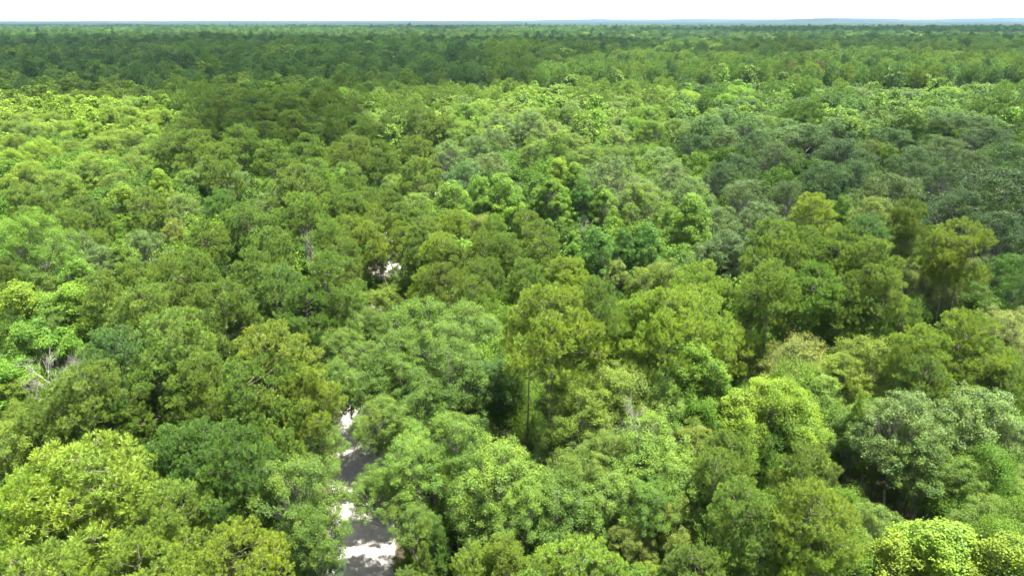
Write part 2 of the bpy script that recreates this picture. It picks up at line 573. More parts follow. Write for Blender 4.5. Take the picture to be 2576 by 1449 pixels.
COLR = {
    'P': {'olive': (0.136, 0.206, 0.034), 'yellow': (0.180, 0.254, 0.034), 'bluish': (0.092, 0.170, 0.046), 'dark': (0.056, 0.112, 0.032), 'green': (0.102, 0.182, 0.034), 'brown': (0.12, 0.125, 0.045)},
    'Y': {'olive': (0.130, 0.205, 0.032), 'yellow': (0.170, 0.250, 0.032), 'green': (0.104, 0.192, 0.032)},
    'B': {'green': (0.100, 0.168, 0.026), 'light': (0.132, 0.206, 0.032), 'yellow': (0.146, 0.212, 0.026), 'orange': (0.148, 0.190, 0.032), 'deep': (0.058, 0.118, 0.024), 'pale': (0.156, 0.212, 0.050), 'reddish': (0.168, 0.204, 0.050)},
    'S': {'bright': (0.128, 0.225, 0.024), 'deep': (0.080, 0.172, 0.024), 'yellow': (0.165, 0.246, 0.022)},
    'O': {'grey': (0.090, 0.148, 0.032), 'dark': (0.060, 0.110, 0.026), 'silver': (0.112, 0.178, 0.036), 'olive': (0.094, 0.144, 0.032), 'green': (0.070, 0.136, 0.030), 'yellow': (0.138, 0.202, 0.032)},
    'M': {'pale': (0.180, 0.205, 0.045)},
    'D': {'pale': (1, 1, 1)},
}
KNAME = {'P': 'pine_tree', 'Y': 'young_pine_tree', 'B': 'broadleaf_tree', 'S': 'sweetgum_tree', 'O': 'oak_tree', 'M': 'willow_tree', 'D': 'dead_tree'}
KTEXT = {'P': 'pine', 'Y': 'young pointed pine', 'B': 'leafy broadleaf tree', 'S': 'clumpy sweetgum', 'O': 'round-crowned oak', 'M': 'fine-leaved tree', 'D': 'bare dead tree'}
CTEXT = {'olive': 'olive', 'yellow': 'yellow-green', 'bluish': 'bluish green', 'dark': 'dark green', 'green': 'mid-green', 'light': 'light green', 'orange': 'orange-tinged',
         'deep': 'deep green', 'pale': 'pale', 'reddish': 'red-tipped', 'bright': 'bright green', 'grey': 'grey-green', 'silver': 'silvery', 'brown': 'brownish'}
HDEF = {'P': 17.5, 'Y': 11.0, 'B': 14.0, 'S': 16.0, 'O': 14.5, 'M': 12.0, 'D': 12.0}

# ------------------------------------------------------------------ trees read from the photograph:
# kind, colour, x, y of the crown's top and crown width in a 2576-wide view, height in metres (0: usual)
HERO = """
P yellow 200 1080 400 17|P yellow 60 1165 300 16|P yellow 90 1340 330 15|P yellow 420 1205 230 15|P yellow 560 1305 220 14|P green 430 1062 170 16
P green 590 1045 200 17|P yellow 330 1330 250 14|P green 510 1048 150 16
B green 590 1165 230 13|B green 740 1140 190 15|B green 785 1270 140 13|B green 650 1385 200 9|B green 690 1215 200 11|B deep 800 1370 110 10
B yellow 130 1038 190 13|B yellow 30 1040 160 13|O grey 520 1040 150 12|B green 790 1045 130 11|B yellow 230 1035 120 12
P yellow 668 795 240 19|P olive 600 885 190 18|P yellow 750 905 170 17|P olive 690 1010 170 15|P olive 450 768 190 19|P bluish 280 808 200 18|P olive 350 710 170 18
P olive 545 690 180 17|P olive 210 905 200 17|P olive 390 900 180 16|P olive 500 880 170 17|P olive 130 965 160 15|P green 300 960 180 15
P olive 468 620 150 18|P olive 330 638 120 17|P olive 255 675 110 17|P olive 640 616 130 17|P green 700 652 150 17|P olive 810 624 150 18|P green 760 700 130 16
P olive 415 700 120 16|B light 700 752 150 12|B light 800 745 150 13|B green 840 820 110 12|B light 860 700 90 11|B green 850 900 110 11|P green 620 720 110 15|P olive 860 640 80 16
S bright 65 530 135 19|O grey 170 575 140 15|O grey 235 614 100 14|O silver 355 572 115 14|S bright 300 605 78 14|S bright 187 645 80 15|B green 90 672 120 14
S bright 180 698 130 15|S yellow 35 705 120 15|S bright 110 730 110 14|S bright 70 800 130 14|S bright 150 830 110 13|P olive 10 640 80 16|S bright 30 900 120 12|B yellow 50 935 130 11
B green 140 770 110 13|B deep 200 780 90 12
S yellow 300 460 90 16|S yellow 397 421 52 16|S bright 308 550 62 13|S bright 340 500 60 14|B orange 432 548 50 13|P olive 740 402 150 19|P olive 612 497 125 18|P olive 765 472 130 18
O yellow 445 480 115 14|P olive 40 452 95 17|P olive 118 455 95 17|P olive 200 482 110 17|P olive 160 520 120 17|P olive 360 462 100 17|P olive 60 512 90 16
P olive 510 545 110 17|P olive 680 560 120 17|B light 570 600 90 13|P green 560 470 90 16|P olive 830 545 90 17|O silver 590 420 100 14|O silver 520 400 90 14|O silver 680 470 80 13
B yellow 230 375 120 14|S yellow 60 405 90 14|B yellow 130 420 100 13|B yellow 330 380 90 13|S yellow 20 370 80 14|B light 300 420 90 13|S yellow 180 440 60 14|B light 470 420 80 13
S yellow 232 272 88 15|S yellow 320 262 90 15|S yellow 205 225 75 15|S yellow 245 226 70 15|S yellow 150 237 70 15|S yellow 80 245 70 15|B yellow 250 338 80 14|B yellow 325 322 80 14
B yellow 80 300 80 14|B yellow 20 300 75 14|B yellow 150 300 75 14|S yellow 385 275 75 15|B yellow 180 345 80 13|S yellow 30 335 70 14|S yellow 100 345 75 14|B light 390 330 80 13|B light 360 360 70 13
P olive 500 256 90 20|P olive 475 284 100 20|P olive 485 312 115 19|P olive 597 268 82 20|P olive 600 303 95 20|P olive 672 298 90 19|P olive 678 344 88 19|P yellow 750 240 80 18
P olive 775 328 95 18|P olive 420 330 80 18|P olive 545 350 95 18|P olive 820 265 80 17|B light 720 380 70 13|P olive 900 328 110 19|P olive 880 400 110 18|P olive 800 390 95 18|P olive 560 395 90 17
P yellow 730 270 80 18|P dark 640 240 90 18
S bright 925 203 80 16|S bright 865 218 60 16|S yellow 1065 214 75 15|O yellow 1010 232 70 14|S yellow 1130 222 60 14|O green 1220 232 85 14|O olive 1290 240 70 13|S yellow 1318 212 80 15
S bright 1195 256 75 16|S bright 1140 285 70 15|S bright 1008 256 45 14|S bright 890 285 50 15|S bright 960 300 45 14|B light 1050 270 75 13|B light 940 250 70 13|O silver 1105 305 70 14
O silver 1130 350 85 14|O grey 1195 335 90 14|O grey 1250 320 95 14|B light 1280 280 80 14|B light 1330 300 90 14|P olive 1040 330 110 17|P olive 960 345 95 17|O silver 1010 305 60 13|P olive 1045 385 110 17
O grey 1230 380 110 14|O green 1170 400 90 14|O yellow 1390 300 80 14|B light 1350 345 95 14|B light 1440 330 90 14|S bright 1590 292 60 15|S bright 1640 300 62 16|S bright 1500 270 60 15|P olive 1430 262 90 16
P olive 1400 330 80 16|O silver 1470 300 80 14|O yellow 1550 250 85 14|S bright 1665 212 80 15|S yellow 1730 225 85 15|O yellow 1800 268 75 14|S bright 1855 212 70 15|S bright 1825 235 70 15|S bright 1890 240 60 15
O grey 1840 262 70 13|O grey 1700 290 110 14|O dark 1780 285 110 15|O grey 1820 320 100 14|O green 1750 330 100 14
S bright 1135 453 82 17|S bright 1205 440 62 17|S bright 1266 436 86 17|S bright 1302 480 34 14|S bright 1388 443 56 17|S bright 1352 475 42 15|S bright 1418 473 40 15|S yellow 1408 391 62 18|S bright 1447 405 52 18
S deep 1465 448 62 16|S bright 1522 468 72 15|O olive 1538 386 150 16|O olive 1610 440 120 15|B light 1622 452 130 15|O silver 1660 365 110 14|O silver 1690 400 110 14|B light 1560 360 100 14|B light 1480 360 90 13
S deep 1510 575 88 16|S deep 1572 574 52 16|S deep 1630 562 88 16|S bright 1742 480 92 18|S bright 1690 520 60 15|S bright 1446 578 42 13|S bright 1440 608 44 12|D pale 1470 540 45 12|S bright 1660 595 50 13
P olive 1070 533 105 17|P yellow 1107 580 95 17|P yellow 1152 522 70 15|B orange 1213 538 78 13|P yellow 1245 532 65 15|P olive 1320 520 72 16|P olive 1143 606 95 16|P olive 1209 578 95 17|P olive 1270 580 90 17
P olive 1359 549 95 17|P olive 1368 588 120 17|P olive 1225 645 100 16|P olive 1103 650 95 16|P olive 1176 686 90 15|P yellow 1062 668 95 15|P yellow 1430 632 115 16|P olive 1315 640 100 16|P olive 1290 610 80 16
P yellow 1010 560 80 15|B orange 1060 430 60 13|B light 1000 440 80 13|P olive 1120 470 60 15|B light 1050 480 80 13|P olive 980 470 75 15|P yellow 1450 660 90 15
P olive 885 476 95 17|P olive 925 466 85 17|B green 985 510 65 12|P yellow 885 530 100 16|P yellow 935 550 95 16|P olive 880 590 90 16|P olive 850 460 85 16|P yellow 905 490 85 16|S bright 858 418 62 16|P olive 950 600 60 13
B pale 955 655 95 10|B light 965 720 100 9|O silver 1176 696 90 13|B light 1025 690 80 10|B green 940 790 90 8|B green 920 690 60 9
B green 1060 742 180 14|B green 1000 822 160 13|B green 1180 752 150 14|B green 1135 850 190 14|B green 1235 800 150 13|B green 970 925 150 10|B deep 1250 900 120 12|B green 1080 945 140 12|B deep 1200 950 130 10|B green 1110 800 130 14|B green 1010 890 120 12
P yellow 1392 690 215 21|P olive 1510 690 130 21|P yellow 1600 730 150 19|P yellow 1695 705 170 20|P yellow 1460 800 150 17|P yellow 1330 760 130 18|B pale 1548 650 62 13|B yellow 1622 665 85 13|B yellow 1672 652 115 14
P yellow 1760 645 150 17|P yellow 1740 712 190 18|P yellow 1830 800 120 14|P yellow 1560 780 110 17|P olive 1650 800 110 17
P yellow 2050 474 108 21|P olive 1960 536 130 21|P bluish 2186 530 120 21|O yellow 2202 488 105 19|P olive 2302 494 90 19|S bright 2124 492 52 17|P olive 2124 560 125 20|P olive 2188 584 140 20|P olive 2030 560 120 20
P yellow 2440 542 160 20|P olive 2350 560 85 18|B light 2282 551 92 16|P yellow 2400 600 90 18|P olive 2060 650 130 18|P olive 1950 640 130 19|P olive 2240 660 120 18|P olive 1900 700 100 16|P olive 2130 680 120 17|P olive 2010 730 120 15
P green 2190 760 120 14|P green 2090 770 110 13|P olive 2280 740 100 14
O olive 2247 424 185 17|O dark 2545 402 300 20|O dark 2440 470 180 18|O dark 2389 408 125 16|O dark 2510 520 180 17|O dark 2310 400 110 15|O grey 1880 443 130 16|O grey 1985 448 108 16|O grey 1742 440 100 15
O grey 1920 502 120 16|O grey 1800 512 108 15|O dark 1842 575 140 16|O grey 1778 600 110 15|O grey 1870 620 110 14|O grey 1800 660 100 12|O silver 2090 500 60 15
B pale 2290 645 115 14|B pale 2345 668 115 14|B reddish 2452 645 90 14|B light 2450 702 140 13|S deep 2552 640 130 15|S bright 2480 740 100 12|B pale 2360 720 110 12|B light 2410 770 90 11
P yellow 2430 770 170 17|P yellow 2345 815 165 16|B reddish 2535 775 115 15|P olive 2330 885 120 15|P yellow 2268 860 68 15|P olive 2490 835 150 15|P olive 2540 890 130 14|B reddish 2560 840 90 13|P olive 2420 890 130 14
S bright 1750 850 115 15|S bright 1795 900 105 14|S bright 1720 945 90 12|M pale 2012 840 150 13|M pale 1948 856 85 11|B yellow 1890 832 100 12|B yellow 2180 838 150 14|B yellow 2120 880 120 13|B light 2060 930 130 12
Y yellow 2178 912 75 12|Y yellow 2166 985 62 13|Y yellow 2352 935 90 13|S yellow 1945 952 190 13|S yellow 1860 990 120 12|S yellow 2010 1000 120 12|B green 2150 1020 130 11|B light 2200 1010 110 12
O silver 2290 985 190 14|O silver 2475 965 220 14|O silver 2390 1010 180 13|O silver 2540 1050 150 12|B green 2430 1145 130 11|B green 2340 1080 160 12|B light 2560 1195 110 10|B light 2500 1120 140 11
P olive 2030 1112 155 15|Y green 1938 1088 85 13|P olive 1850 1072 130 14|P yellow 2045 1200 200 15|P olive 1880 1205 170 14|P olive 1921 1312 130 12|P yellow 2085 1315 210 13|P olive 1758 1355 160 11|P olive 1800 1130 130 14
B light 2206 1265 130 10|S yellow 2375 1300 200 12|S yellow 2530 1340 190 12|S yellow 2270 1340 160 11|S yellow 2420 1400 180 10|B light 2510 1245 150 11|B yellow 2150 1330 120 10
B light 1266 1105 210 13|B light 1449 1137 160 12|B green 1408 1190 200 12|B green 1144 1036 150 13|B light 960 990 140 12|B light 1042 1088 150 12|B green 955 1172 150 10|B light 935 1190 115 8|B green 900 1040 60 8|B green 1030 1255 110 9|B light 1330 1200 150 12|B green 1180 1130 130 11
B light 1230 1230 150 10|B green 1490 1260 150 10
Y green 1099 1292 78 9|Y olive 1065 1365 90 8|B yellow 1469 940 170 15|B yellow 1565 908 170 15|B light 1650 930 140 14|D pale 1610 950 120 16|B light 1632 1040 200 14|B light 1520 1080 130 13|B light 1665 1110 180 13
B green 1400 1066 120 11|B orange 1591 1303 110 10|B orange 1693 1245 130 11|B light 1760 1180 130 12|B light 1560 1180 160 12|B green 1640 1200 130 12|B orange 1750 1060 110 13|B green 1400 960 90 12
P yellow 1461 1352 250 11|P yellow 1262 1337 105 11|P yellow 1192 1368 130 10|P yellow 1340 1400 150 10|P olive 1021 1425 120 8|P yellow 1620 1420 120 9|B green 1600 1370 110 8|B green 1680 1340 120 8
B deep 1320 1310 110 8
B light 1012 1050 110 10|B light 925 955 110 9|B green 880 965 80 8|B green 930 880 100 9|B deep 885 800 80 8|B green 935 770 90 9|B green 885 735 80 9|B light 905 660 80 9
P olive 1010 500 90 16|P olive 1060 500 80 16|P yellow 990 530 80 15|P olive 1045 590 80 15|B green 1040 640 80 10|P olive 955 520 80 16|B light 985 690 80 8
O green 2020 300 150 15|O dark 2130 338 150 15|O green 2240 312 130 15|O grey 2380 332 150 15|O dark 2485 310 140 15|O grey 1960 352 140 15|O green 2085 398 140 15|O green 2310 362 120 15|O dark 2450 372 130 15|O dark 1865 382 120 15
O green 2550 262 120 15|O silver 2058 217 88 14|O silver 2135 208 110 14|O silver 2175 222 70 14|O dark 2288 226 92 14|S bright 2375 214 80 15|S bright 2415 220 70 14|O silver 2493 206 80 14|B yellow 2330 268 90 14|S deep 2400 268 70 13|O grey 2200 270 110 14
B green 2090 270 90 14|S bright 2140 290 60 14|O grey 2280 290 100 14|O green 1905 325 110 15|O olive 2000 252 120 14|B green 1930 285 90 14|S bright 1960 262 50 14|O green 2530 350 130 15|B yellow 2200 350 60 14|S bright 2240 365 50 14|O green 2160 395 110 15|O green 1820 400 100 15
D pale 100 868 110 14|D pale 175 842 80 14|D pale 1560 300 40 15|D pale 780 560 45 15
"""
TREES = []        # dicts: kind colour x y h r hero
for chunk in HERO.replace('\n', '|').split('|'):
    c = chunk.split()
    if len(c) != 6:
        continue
    k, colr = c[0], c[1]
    px, py, w, h = map(float, c[2:])
    h = h or HDEF[k]
    x, y, dep = on_plane(px, py + 0.10 * w, h)
    TREES.append(dict(k=k, c=colr, x=x, y=y, h=h, r=w / FPX * dep * (0.82 if k == 'S' else 0.65), hero=True, px=px, py=py, w=w))
    if k == 'B' and 860 < px < 1000 and py > 900:
        TREES[-1]['r'] *= 0.82

# road centre line (plan), measured on the ground plane
RP = []
for px, py in ((915, 1449), (905, 1290), (912, 1130), (905, 1000), (925, 880), (950, 760), (995, 640), (1012, 560)):
    x, y, _ = on_plane(px, py, 0.0)
    RP.append((x, y))
RP = [(RP[0][0] + 2.2, RP[0][1] - 28)] + RP
RP += [(RP[-1][0] + 6, RP[-1][1] + 60), (RP[-1][0] + 26, RP[-1][1] + 150)]
RP = np.array(RP)


def road_dist(x, y):
    cx = np.interp(y, RP[:, 1], RP[:, 0])
    return np.abs(np.asarray(x) - cx)


def region(px, py):
    """mix of kinds and colours of the forest seen around a point of the view -> list of (kind, colour, weight)"""
    if py > 480:
        return [('B', 'green', 3), ('B', 'light', 2), ('P', 'olive', 3), ('O', 'grey', 1)]
    if py > 214 and px < 430:
        return [('S', 'yellow', 3), ('B', 'yellow', 5), ('B', 'light', 2)]
    if py > 230 and px < 850:
        return [('P', 'olive', 6), ('B', 'light', 1), ('P', 'green', 2)]
    if py > 205 and px < 1700:
        return [('B', 'light', 4), ('O', 'yellow', 3), ('O', 'silver', 2), ('P', 'olive', 2), ('S', 'bright', 1.5)]
    if py > 205:
        return [('O', 'green', 4), ('O', 'dark', 2), ('B', 'green', 3), ('S', 'bright', 0.8), ('O', 'grey', 2), ('P', 'green', 0.5)]
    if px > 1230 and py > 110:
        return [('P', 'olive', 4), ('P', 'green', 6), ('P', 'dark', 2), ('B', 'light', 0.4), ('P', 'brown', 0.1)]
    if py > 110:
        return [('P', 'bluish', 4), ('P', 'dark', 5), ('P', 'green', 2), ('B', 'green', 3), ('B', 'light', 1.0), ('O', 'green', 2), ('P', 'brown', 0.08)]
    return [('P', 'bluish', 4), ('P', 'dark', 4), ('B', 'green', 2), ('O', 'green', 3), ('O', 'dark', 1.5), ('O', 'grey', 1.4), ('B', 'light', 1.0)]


# corridor of the power line
def corridor(x, y):
    return (y > 303) & (y < 326) & (x > -28) & (x < 330)


# ------------------------------------------------------------------ fill the rest of the forest
hx = np.array([t['x'] for t in TREES])
hy = np.array([t['y'] for t in TREES])
hr = np.array([t['r'] for t in TREES])
FAR = 2600.0
TAN = 0.98           # half-width of the planted wedge per metre of distance (a little wider than the view)
fill = []
y = -6.0
while y < FAR:
    step = 6.0 + min(y, 600) * 0.0040 + min(max(0, y - 420), 200) * 0.007 + max(0, y - 600) * 0.0012
    if y < 300:
        step = 5.0
    wl_ = 26 + max(y, 0) * (TAN if y < 400 else 0.85)
    n = int(2 * wl_ / step)
    xs = -wl_ + (np.arange(n) + rng.random()) * step + rng.normal(size=n) * step * 0.28
    ys = y + rng.normal(size=n) * step * 0.28
    for a, b in zip(xs, ys):
        fill.append((a, b))
    y += step * 0.9
fill = np.array(fill)
keep = ~((road_dist(fill[:, 0], fill[:, 1]) < 4.6) & (fill[:, 1] < 112))
keep &= ~corridor(fill[:, 0], fill[:, 1])
keep &= ~((np.hypot(fill[:, 0], fill[:, 1]) < 9))
fill = fill[keep]
near = fill[:, 1] < 330
under = []
auto = []
for i, (a, b) in enumerate(fill):
    inside = False
    cov = 9.9
    if b < 330:
        d = np.hypot(hx - a, hy - b)
        cov = (d / hr).min()
    h = 14.0 + rng.normal() * 1.4
    zone = math.sin(a * 0.0061 + 2.0 * math.sin(b * 0.0047 + 1)) * math.sin(b * 0.0083 + 1.7 * math.sin(a * 0.0043))
    vx, vy, dep = to_view(a, b, h)
    if b < 175 or vy > 430:
        if cov < 0.45:
            continue
        under.append((a, b))
        continue
    if cov < 0.95:
        if cov > 0.6 and rng.random() < 0.5:
            under.append((a, b))
        continue
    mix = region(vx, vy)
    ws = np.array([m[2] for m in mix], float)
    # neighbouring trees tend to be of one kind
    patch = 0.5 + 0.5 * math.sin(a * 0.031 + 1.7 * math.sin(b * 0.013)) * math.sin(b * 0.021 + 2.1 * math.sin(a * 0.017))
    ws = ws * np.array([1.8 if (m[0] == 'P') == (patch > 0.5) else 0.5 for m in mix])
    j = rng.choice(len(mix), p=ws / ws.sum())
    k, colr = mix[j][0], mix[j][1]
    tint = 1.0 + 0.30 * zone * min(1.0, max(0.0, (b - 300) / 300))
    h = {'P': 17.0, 'B': 13.5, 'O': 14.0, 'S': 15.5}[k] + rng.normal() * (1.5 if b < 350 else 2.2)
    if b > 326 and b < 470 and a > -28:
        h = (19.0 if k == 'P' else 16) + rng.normal() * 1.2
    if b > 480:
        h += 1.6 * zone + (3.5 if rng.random() < 0.06 else 0)
    if 240 < b < 303:
        h -= 1.5
    r = {'P': 3.8, 'B': 4.2, 'O': 5.0, 'S': 3.4}[k] * (rng.uniform(0.85, 1.3) if b < 350 else rng.uniform(0.7, 1.5))
    auto.append(dict(k=k, c=colr, x=a, y=b, h=h, r=r, hero=False, tint=tint))

# the nearest ones in the view become single trees, the rest one mass
for t in auto:
    t['px'], t['py'], dep = to_view(t['x'], t['y'], t['h'])
    t['w'] = 2 * t['r'] / dep * FPX
auto.sort(key=lambda t: -t['w'])
counts = {}
for t in TREES:
    counts[t['k']] = counts.get(t['k'], 0) + 1
MASS = []
extra = {'P': 60, 'B': 60, 'O': 60, 'S': 20}
for t in auto:
    if extra.get(t['k'], 0) > 0 and 0 < t['px'] < 2576 and t['y'] < 300:
        extra[t['k']] -= 1
        TREES.append(t)
    else:
        MASS.append(t)

# ------------------------------------------------------------------ labels
LAND = [(917, 1400, 'the open stretch of pale road'), (920, 1130, 'the white sunlit road patch'), (995, 640, 'the far little road gap'),
        (1392, 760, 'the tallest central pine'), (668, 850, 'the yellow pine edging the road'), (1200, 450, 'the row of bright sweetgums'),
        (1571, 600, 'the deep green sweetgum trio'), (2050, 520, 'the highest pine of the big clump'), (2010, 880, 'the pale fluffy tree'),
        (2390, 1360, 'the yellow sweetgums at the bottom corner'), (2350, 1020, 'the silvery oaks'), (2500, 440, 'the darkest shaded oaks'),
        (1610, 990, 'the bare white snag'), (110, 890, 'the dead twig tangle'), (230, 260, 'the yellow grove under the shade line'),
        (2247, 450, 'the olive dome by the shade'), (1850, 235, 'the sunlit clump below the wires'), (500, 290, 'the stacked round pines'),
        (65, 560, 'the bright sweetgum at the edge'), (190, 1150, 'the big corner pine'), (1090, 800, 'the mossy green thicket'),
        (740, 430, 'the domed pine of the midground'), (2440, 580, 'the lone pine with forked trunk'), (1065, 240, 'the sunlit ridge of yellow crowns'),
        (1461, 1400, 'the bottom middle pine'), (2040, 1180, 'the pine mound near the bottom'), (1270, 1150, 'the rounded light thicket'),
        (1540, 400, 'the soft olive dome'), (1650, 250, 'the bushy pair under the power line'), (900, 380, 'the flat-topped olive pine'),
        (170, 480, 'the pine knot at the edge'), (2300, 300, 'the shaded oaks below the corridor'), (590, 1250, 'the leafy mound beside the road')]
used = {}
ORD = ['', 'second ', 'third ', 'fourth ', 'fifth ', 'sixth ', 'seventh ', 'eighth ', 'ninth ', 'tenth ', 'eleventh ', 'twelfth ']


def make_label(t):
    size = t['r'] / {'P': 4.2, 'Y': 2.2, 'B': 4.0, 'S': 3.0, 'O': 4.8, 'M': 4, 'D': 3}[t['k']]
    adj = 'broad' if size > 1.18 else ('narrow' if size < 0.82 else 'rounded')
    if t['k'] == 'D':
        adj = 'leafless'
    order = sorted(range(len(LAND)), key=lambda i: math.hypot(LAND[i][0] - t['px'], (LAND[i][1] - t['py'] - 20) * 1.4))
    for tr in range(8):
        for o in order[:3]:
            lx, ly, txt = LAND[o]
            dx, dy = t['px'] - lx, (t['py'] + 20 - ly)
            lim = 26
            if abs(dx) < lim and abs(dy) < lim:
                rel = 'at'
            elif abs(dy) * 1.6 > abs(dx):
                rel = 'beyond' if dy < 0 else 'in front of'
            else:
                toward = abs(t['px'] - 930) < abs(lx - 930)
                rel = 'roadward of' if toward else 'beside'
            far_ = math.hypot(dx, dy)
            base = f"{adj} {CTEXT[t['c']]} {KTEXT[t['k']]} {rel} {txt}"
            if t['k'] == 'D':
                base = f"{adj} pale dead tree {rel} {txt}"
            s = base if tr == 0 else ORD[tr] + base
            if s not in used and len(s.split()) <= 15:
                used[s] = 1
                return s
    return base


GROUPS = {'P': 'pines of the forest canopy', 'Y': 'young pointed pines', 'B': 'broadleaf trees of the canopy', 'S': 'sweetgums of the canopy', 'O': 'oaks of the canopy', 'M': 'pale fine-leaved trees', 'D': 'dead trees'}


def tag(o, label, cat=None, group=None, kind=None):
    o['label'] = label
    if cat:
        o['category'] = cat
    if group:
        o['group'] = group
    if kind:
        o['kind'] = kind


def plant(t):
    k = t['k']
    pk = 'W' if k == 'S' and t['r'] > 4.3 else k            # old wide sweetgums have many more boughs
    crown, limbs, trunk, R0, H0 = PROTO[pk][int(rng.integers(len(PROTO[pk])))]
    root = bpy.data.objects.new(KNAME[k], None)
    COL.objects.link(root)
    root.empty_display_size = 0.5
    cx = float(np.interp(t['y'], RP[:, 1], RP[:, 0]))
    gap = t['x'] - cx
    shift = 0.0                                   # trees beside the road root in the verge and lean out over it
    if abs(gap) < 5.0 and t['y'] < 112 and t.get('hero'):
        shift = math.copysign(5.0 + rng.random() * 0.8, gap) - gap
    root.location = (t['x'] + shift, t['y'], 0)
    s = t['r'] / R0
    hz_ = t['h'] / H0
    sz = (0.12 * hz_ + 0.88 * min(s, hz_ * 1.2)) * (1.0 if k in 'SYD' else 0.86)
    spin = rng.uniform(0, 6.283)
    tag(root, make_label(t), 'dead tree' if k == 'D' else ('pine' if k in 'PY' else 'tree'), GROUPS[k])
    a = bpy.data.objects.new('trunk', trunk)
    a.scale = (s, s, hz_)
    b = bpy.data.objects.new('branches' if k == 'D' else 'crown', crown)
    c = np.array(COLR[k][t['c']]) * rng.uniform(0.86, 1.14)
    c = c * (1 + rng.normal(size=3) * np.array([0.035, 0.02, 0.06]))
    b.color = (*np.clip(c, 0, 1), 1)
    parts = [a, b]
    ex, ey = rng.uniform(0.94, 1.06, 2)
    if limbs:
        q = bpy.data.objects.new('limbs', limbs)
        parts.append(q)
    for o in parts[1:]:
        if k == 'D':
            o.scale = (s, s, hz_)
            o.rotation_euler[2] = spin
        else:
            o.scale = (s * ex, s * ey, sz)
            o.location = (-shift, 0, t['h'] - H0 * sz)
            o.rotation_euler[2] = spin
    if k != 'D':
        a.scale = (s * 0.9, s * 0.9, hz_ * 0.93)
        a.rotation_euler = (0, -math.atan2(shift, t['h'] * 0.8), 0)
    for o in parts:
        COL.objects.link(o)
        o.parent = root


for t in TREES:
    plant(t)

# ------------------------------------------------------------------ setting: ground, road, hills
def grid_mesh(name, xs, ys, zf, mat):
    X, Y = np.meshgrid(xs, ys)
    Z = zf(X, Y)
    V = np.stack([X, Y, Z], -1).reshape(-1, 3)
    nx, ny = len(xs), len(ys)
    i = np.arange(ny - 1)[:, None] * nx + np.arange(nx - 1)[None, :]
    F = np.stack([i, i + 1, i + 1 + nx, i + nx], -1).reshape(-1, 4)
    return raw_mesh(name, V, F, 4, mat)


def smooth(me):
    me.polygons.foreach_set('use_smooth', np.ones(len(me.polygons), bool))


def hills_z(X, Y):
    return 0 * X


M_FLOOR = rough_material('forest_floor', (0.035, 0.028, 0.018), (0.10, 0.085, 0.045), 0.6, c3=(0.045, 0.055, 0.02), bump=0.8)
M_ROAD = rough_material('sandy_gravel', (0.25, 0.232, 0.212), (0.36, 0.342, 0.315), 1.6, bump=0.5, detail=9)
M_SHOULDER = rough_material('litter_verge', (0.10, 0.065, 0.045), (0.24, 0.18, 0.14), 1.1, bump=0.7, detail=9)
gm = grid_mesh('ground', np.linspace(-13500, 13500, 28), np.concatenate([[-300, -40], np.linspace(0, 13500, 28)]), hills_z, M_FLOOR)
g = bpy.data.objects.new('ground', gm)
COL.objects.link(g)
tag(g, 'shaded forest floor of leaf litter under the trees', kind='structure')


def ribbon(name, half, z, mat, wob, seed, fray=0.0):
    r = np.random.default_rng(seed)
    ys = np.arange(RP[0][1], 230, 0.7)
    cx = np.interp(ys, RP[:, 1], RP[:, 0])
    k = np.ones(15) / 15
    cx = np.convolve(np.pad(cx, 7, mode='edge'), k, 'valid')
    n = len(ys)
    e1 = np.convolve(r.normal(size=n + 6), np.ones(7) / 7, 'valid') * wob
    e2 = np.convolve(r.normal(size=n + 6), np.ones(7) / 7, 'valid') * wob
    e1 = e1[:n] + r.normal(size=n) * fray
    e2 = e2[:n] + r.normal(size=n) * fray
    cols = 9
    f = np.linspace(-1, 1, cols)
    X = cx[:, None] + np.where(f[None, :] < 0, f[None, :] * (half + e1[:, None]), f[None, :] * (half + e2[:, None]))
    Y = np.repeat(ys[:, None], cols, 1)
    Z = np.full_like(X, z)
    V = np.stack([X, Y, Z], -1).reshape(-1, 3)
    i = np.arange(n - 1)[:, None] * cols + np.arange(cols - 1)[None, :]
    F = np.stack([i, i + 1, i + 1 + cols, i + cols], -1).reshape(-1, 4)
    return raw_mesh(name, V, F, 4, mat)


vg = bpy.data.objects.new('road_verge', ribbon('road_verge', 3.3, 0.006, M_SHOULDER, 0.8, 5, 0.12))
COL.objects.link(vg)
tag(vg, 'brown leaf litter verge along both edges of the road', kind='structure')
rd = bpy.data.objects.new('road', ribbon('road', 2.45, 0.012, M_ROAD, 0.35, 6, 0.03))
COL.objects.link(rd)
tag(rd, 'pale sandy gravel road dappled with tree shade', kind='structure')

